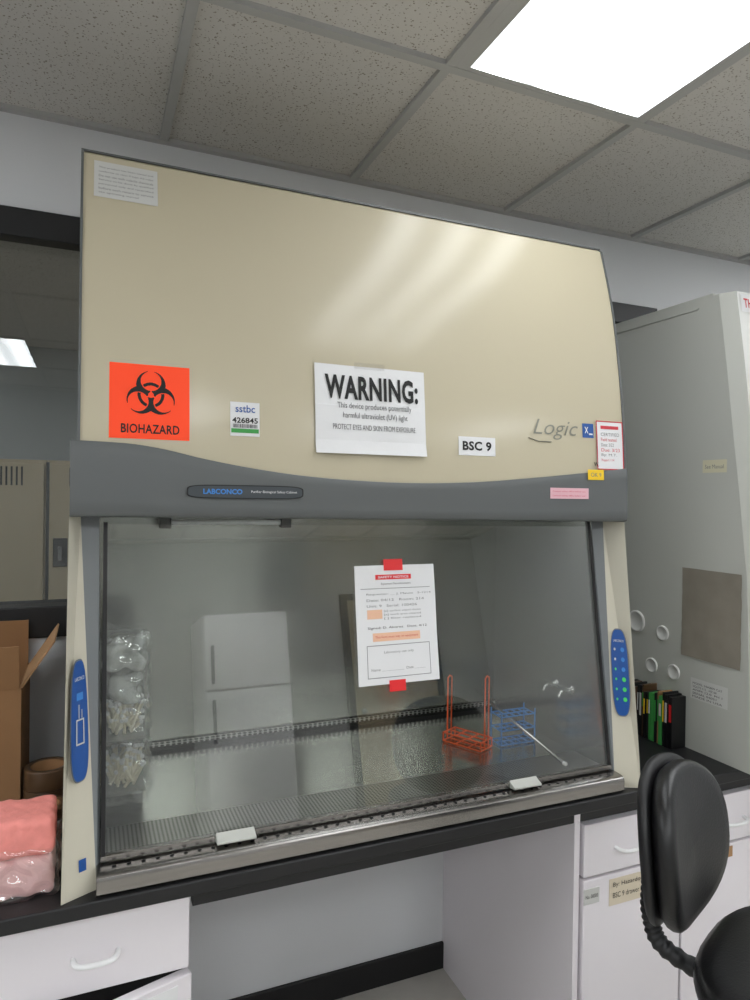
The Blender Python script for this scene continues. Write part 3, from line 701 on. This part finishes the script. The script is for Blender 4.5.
pad('back_cushion',bcn,tan,tup,nrm,0.148,0.142,0.046,'vinyl',ch,0.030,2.35)
pad('back_shell',bcn-nrm*0.034,tan,tup,nrm,0.152,0.146,0.026,'shell',ch,0.032,2.35)
scn=bcn+nrm*0.245+tan*0.03; scn.z=-0.825
pad('seat_cushion',scn,tan,nrm,up,0.215,0.205,0.070,'vinyl',ch,0.0,2.7)
pad('seat_shell',scn-up*0.045,tan,nrm,up,0.205,0.195,0.025,'shell',ch,0.0,2.7)
b0=bcn-nrm*0.050
pts=[b0-up*0.03,b0-up*0.10-nrm*0.004,b0-up*0.165-nrm*0.002,b0-up*0.215+nrm*0.03,scn-up*0.066-nrm*0.14,scn-up*0.066]
def cr(P,n=10):
    out=[]
    for i in range(len(P)-1):
        p0=P[max(i-1,0)];p1=P[i];p2=P[i+1];p3=P[min(i+2,len(P)-1)]
        for k in range(n):
            t=k/n; out.append(0.5*((2*p1)+(p2-p0)*t+(2*p0-5*p1+4*p2-p3)*t*t+(3*p1-p0-3*p2+p3)*t**3))
    out.append(P[-1]); return out
v=[];f=[];NS=20
den=cr(pts,20)
for i,q in enumerate(den):
    d_=(den[min(i+1,len(den)-1)]-den[max(i-1,0)]).normalized(); a_=tan; c_=d_.cross(a_).normalized(); a2=c_.cross(d_).normalized()
    rr=0.0155+(0.0015*math.sin(i*1.6) if 12<i<80 else 0)
    for k in range(NS):
        an=2*math.pi*k/NS; v.append(q+a2*rr*1.1*math.cos(an)+c_*rr*math.sin(an))
for i in range(len(den)-1):
    for k in range(NS): f.append((i*NS+k,i*NS+(k+1)%NS,(i+1)*NS+(k+1)%NS,(i+1)*NS+k))
mesh('back_bracket',v,f,'shell',ch,True)
cx,cy=scn.x,scn.y
lathe('gas_column',[(0,-0.87),(0.022,-0.87),(0.022,-1.15),(0.030,-1.15),(0.030,-1.52),(0.045,-1.53),(0.045,-1.58),(0,-1.58)],(cx,cy,0),'shell',ch)
lathe('foot_ring_hub',[(0.031,-1.30),(0.05,-1.30),(0.05,-1.34),(0.031,-1.34)],(cx,cy,0),'chrome',ch)
tube('foot_ring',[[(cx+0.21*math.cos(a*math.pi/20),cy+0.21*math.sin(a*math.pi/20),-1.32) for a in range(40)]],0.010,'chrome',ch,True)
tube('foot_spokes',[[(cx+0.03*math.cos(a),cy+0.03*math.sin(a),-1.32),(cx+0.21*math.cos(a),cy+0.21*math.sin(a),-1.32)] for a in (0.3,2.4,4.5)],0.008,'chrome',ch)
for k in range(5):
    a=0.5+k*2*math.pi/5; ex,ey=cx+0.30*math.cos(a),cy+0.30*math.sin(a)
    tube('base_leg_%d'%k,[[(cx,cy,-1.555),(lerp(cx,ex,0.6),lerp(cy,ey,0.6),-1.575),(ex,ey,-1.598)]],0.018,'shell',ch)
    lathe('caster_%d'%k,[(0,-0.018),(0.022,-0.018),(0.027,-0.012),(0.027,0.012),(0.022,0.018),(0,0.018)],(ex,ey,-1.633),'shell',ch,20,'X')

for o in list(scene.objects):
    if o.parent is None: o.location.z+=K

w=bpy.data.worlds.new('world'); scene.world=w; w.use_nodes=True
w.node_tree.nodes['Background'].inputs['Color'].default_value=(0.5,0.52,0.55,1); w.node_tree.nodes['Background'].inputs['Strength'].default_value=0.2

f=676; th=math.atan(285/676); c=math.cos(th); s=math.sin(th); r=0.0148; pit=math.atan(6/676)
H=Vector((c,-s,0)); F0=Vector((s,c,0)); Z=Vector((0,0,1))
F=F0*math.cos(pit)-Z*math.sin(pit); V=Z*math.cos(pit)+F0*math.sin(pit)
R=H*math.cos(r)+V*math.sin(r); U=V*math.cos(r)-H*math.sin(r)
cam=bpy.data.cameras.new('camera'); co=bpy.data.objects.new('camera',cam); scene.collection.objects.link(co)
mw=Matrix((( R.x,U.x,-F.x,0),(R.y,U.y,-F.y,0),(R.z,U.z,-F.z,K),(0,0,0,1)))
co.matrix_world=mw
cam.sensor_fit='HORIZONTAL'; cam.sensor_width=36; cam.lens=676*36/750; cam.clip_start=0.02
scene.camera=co
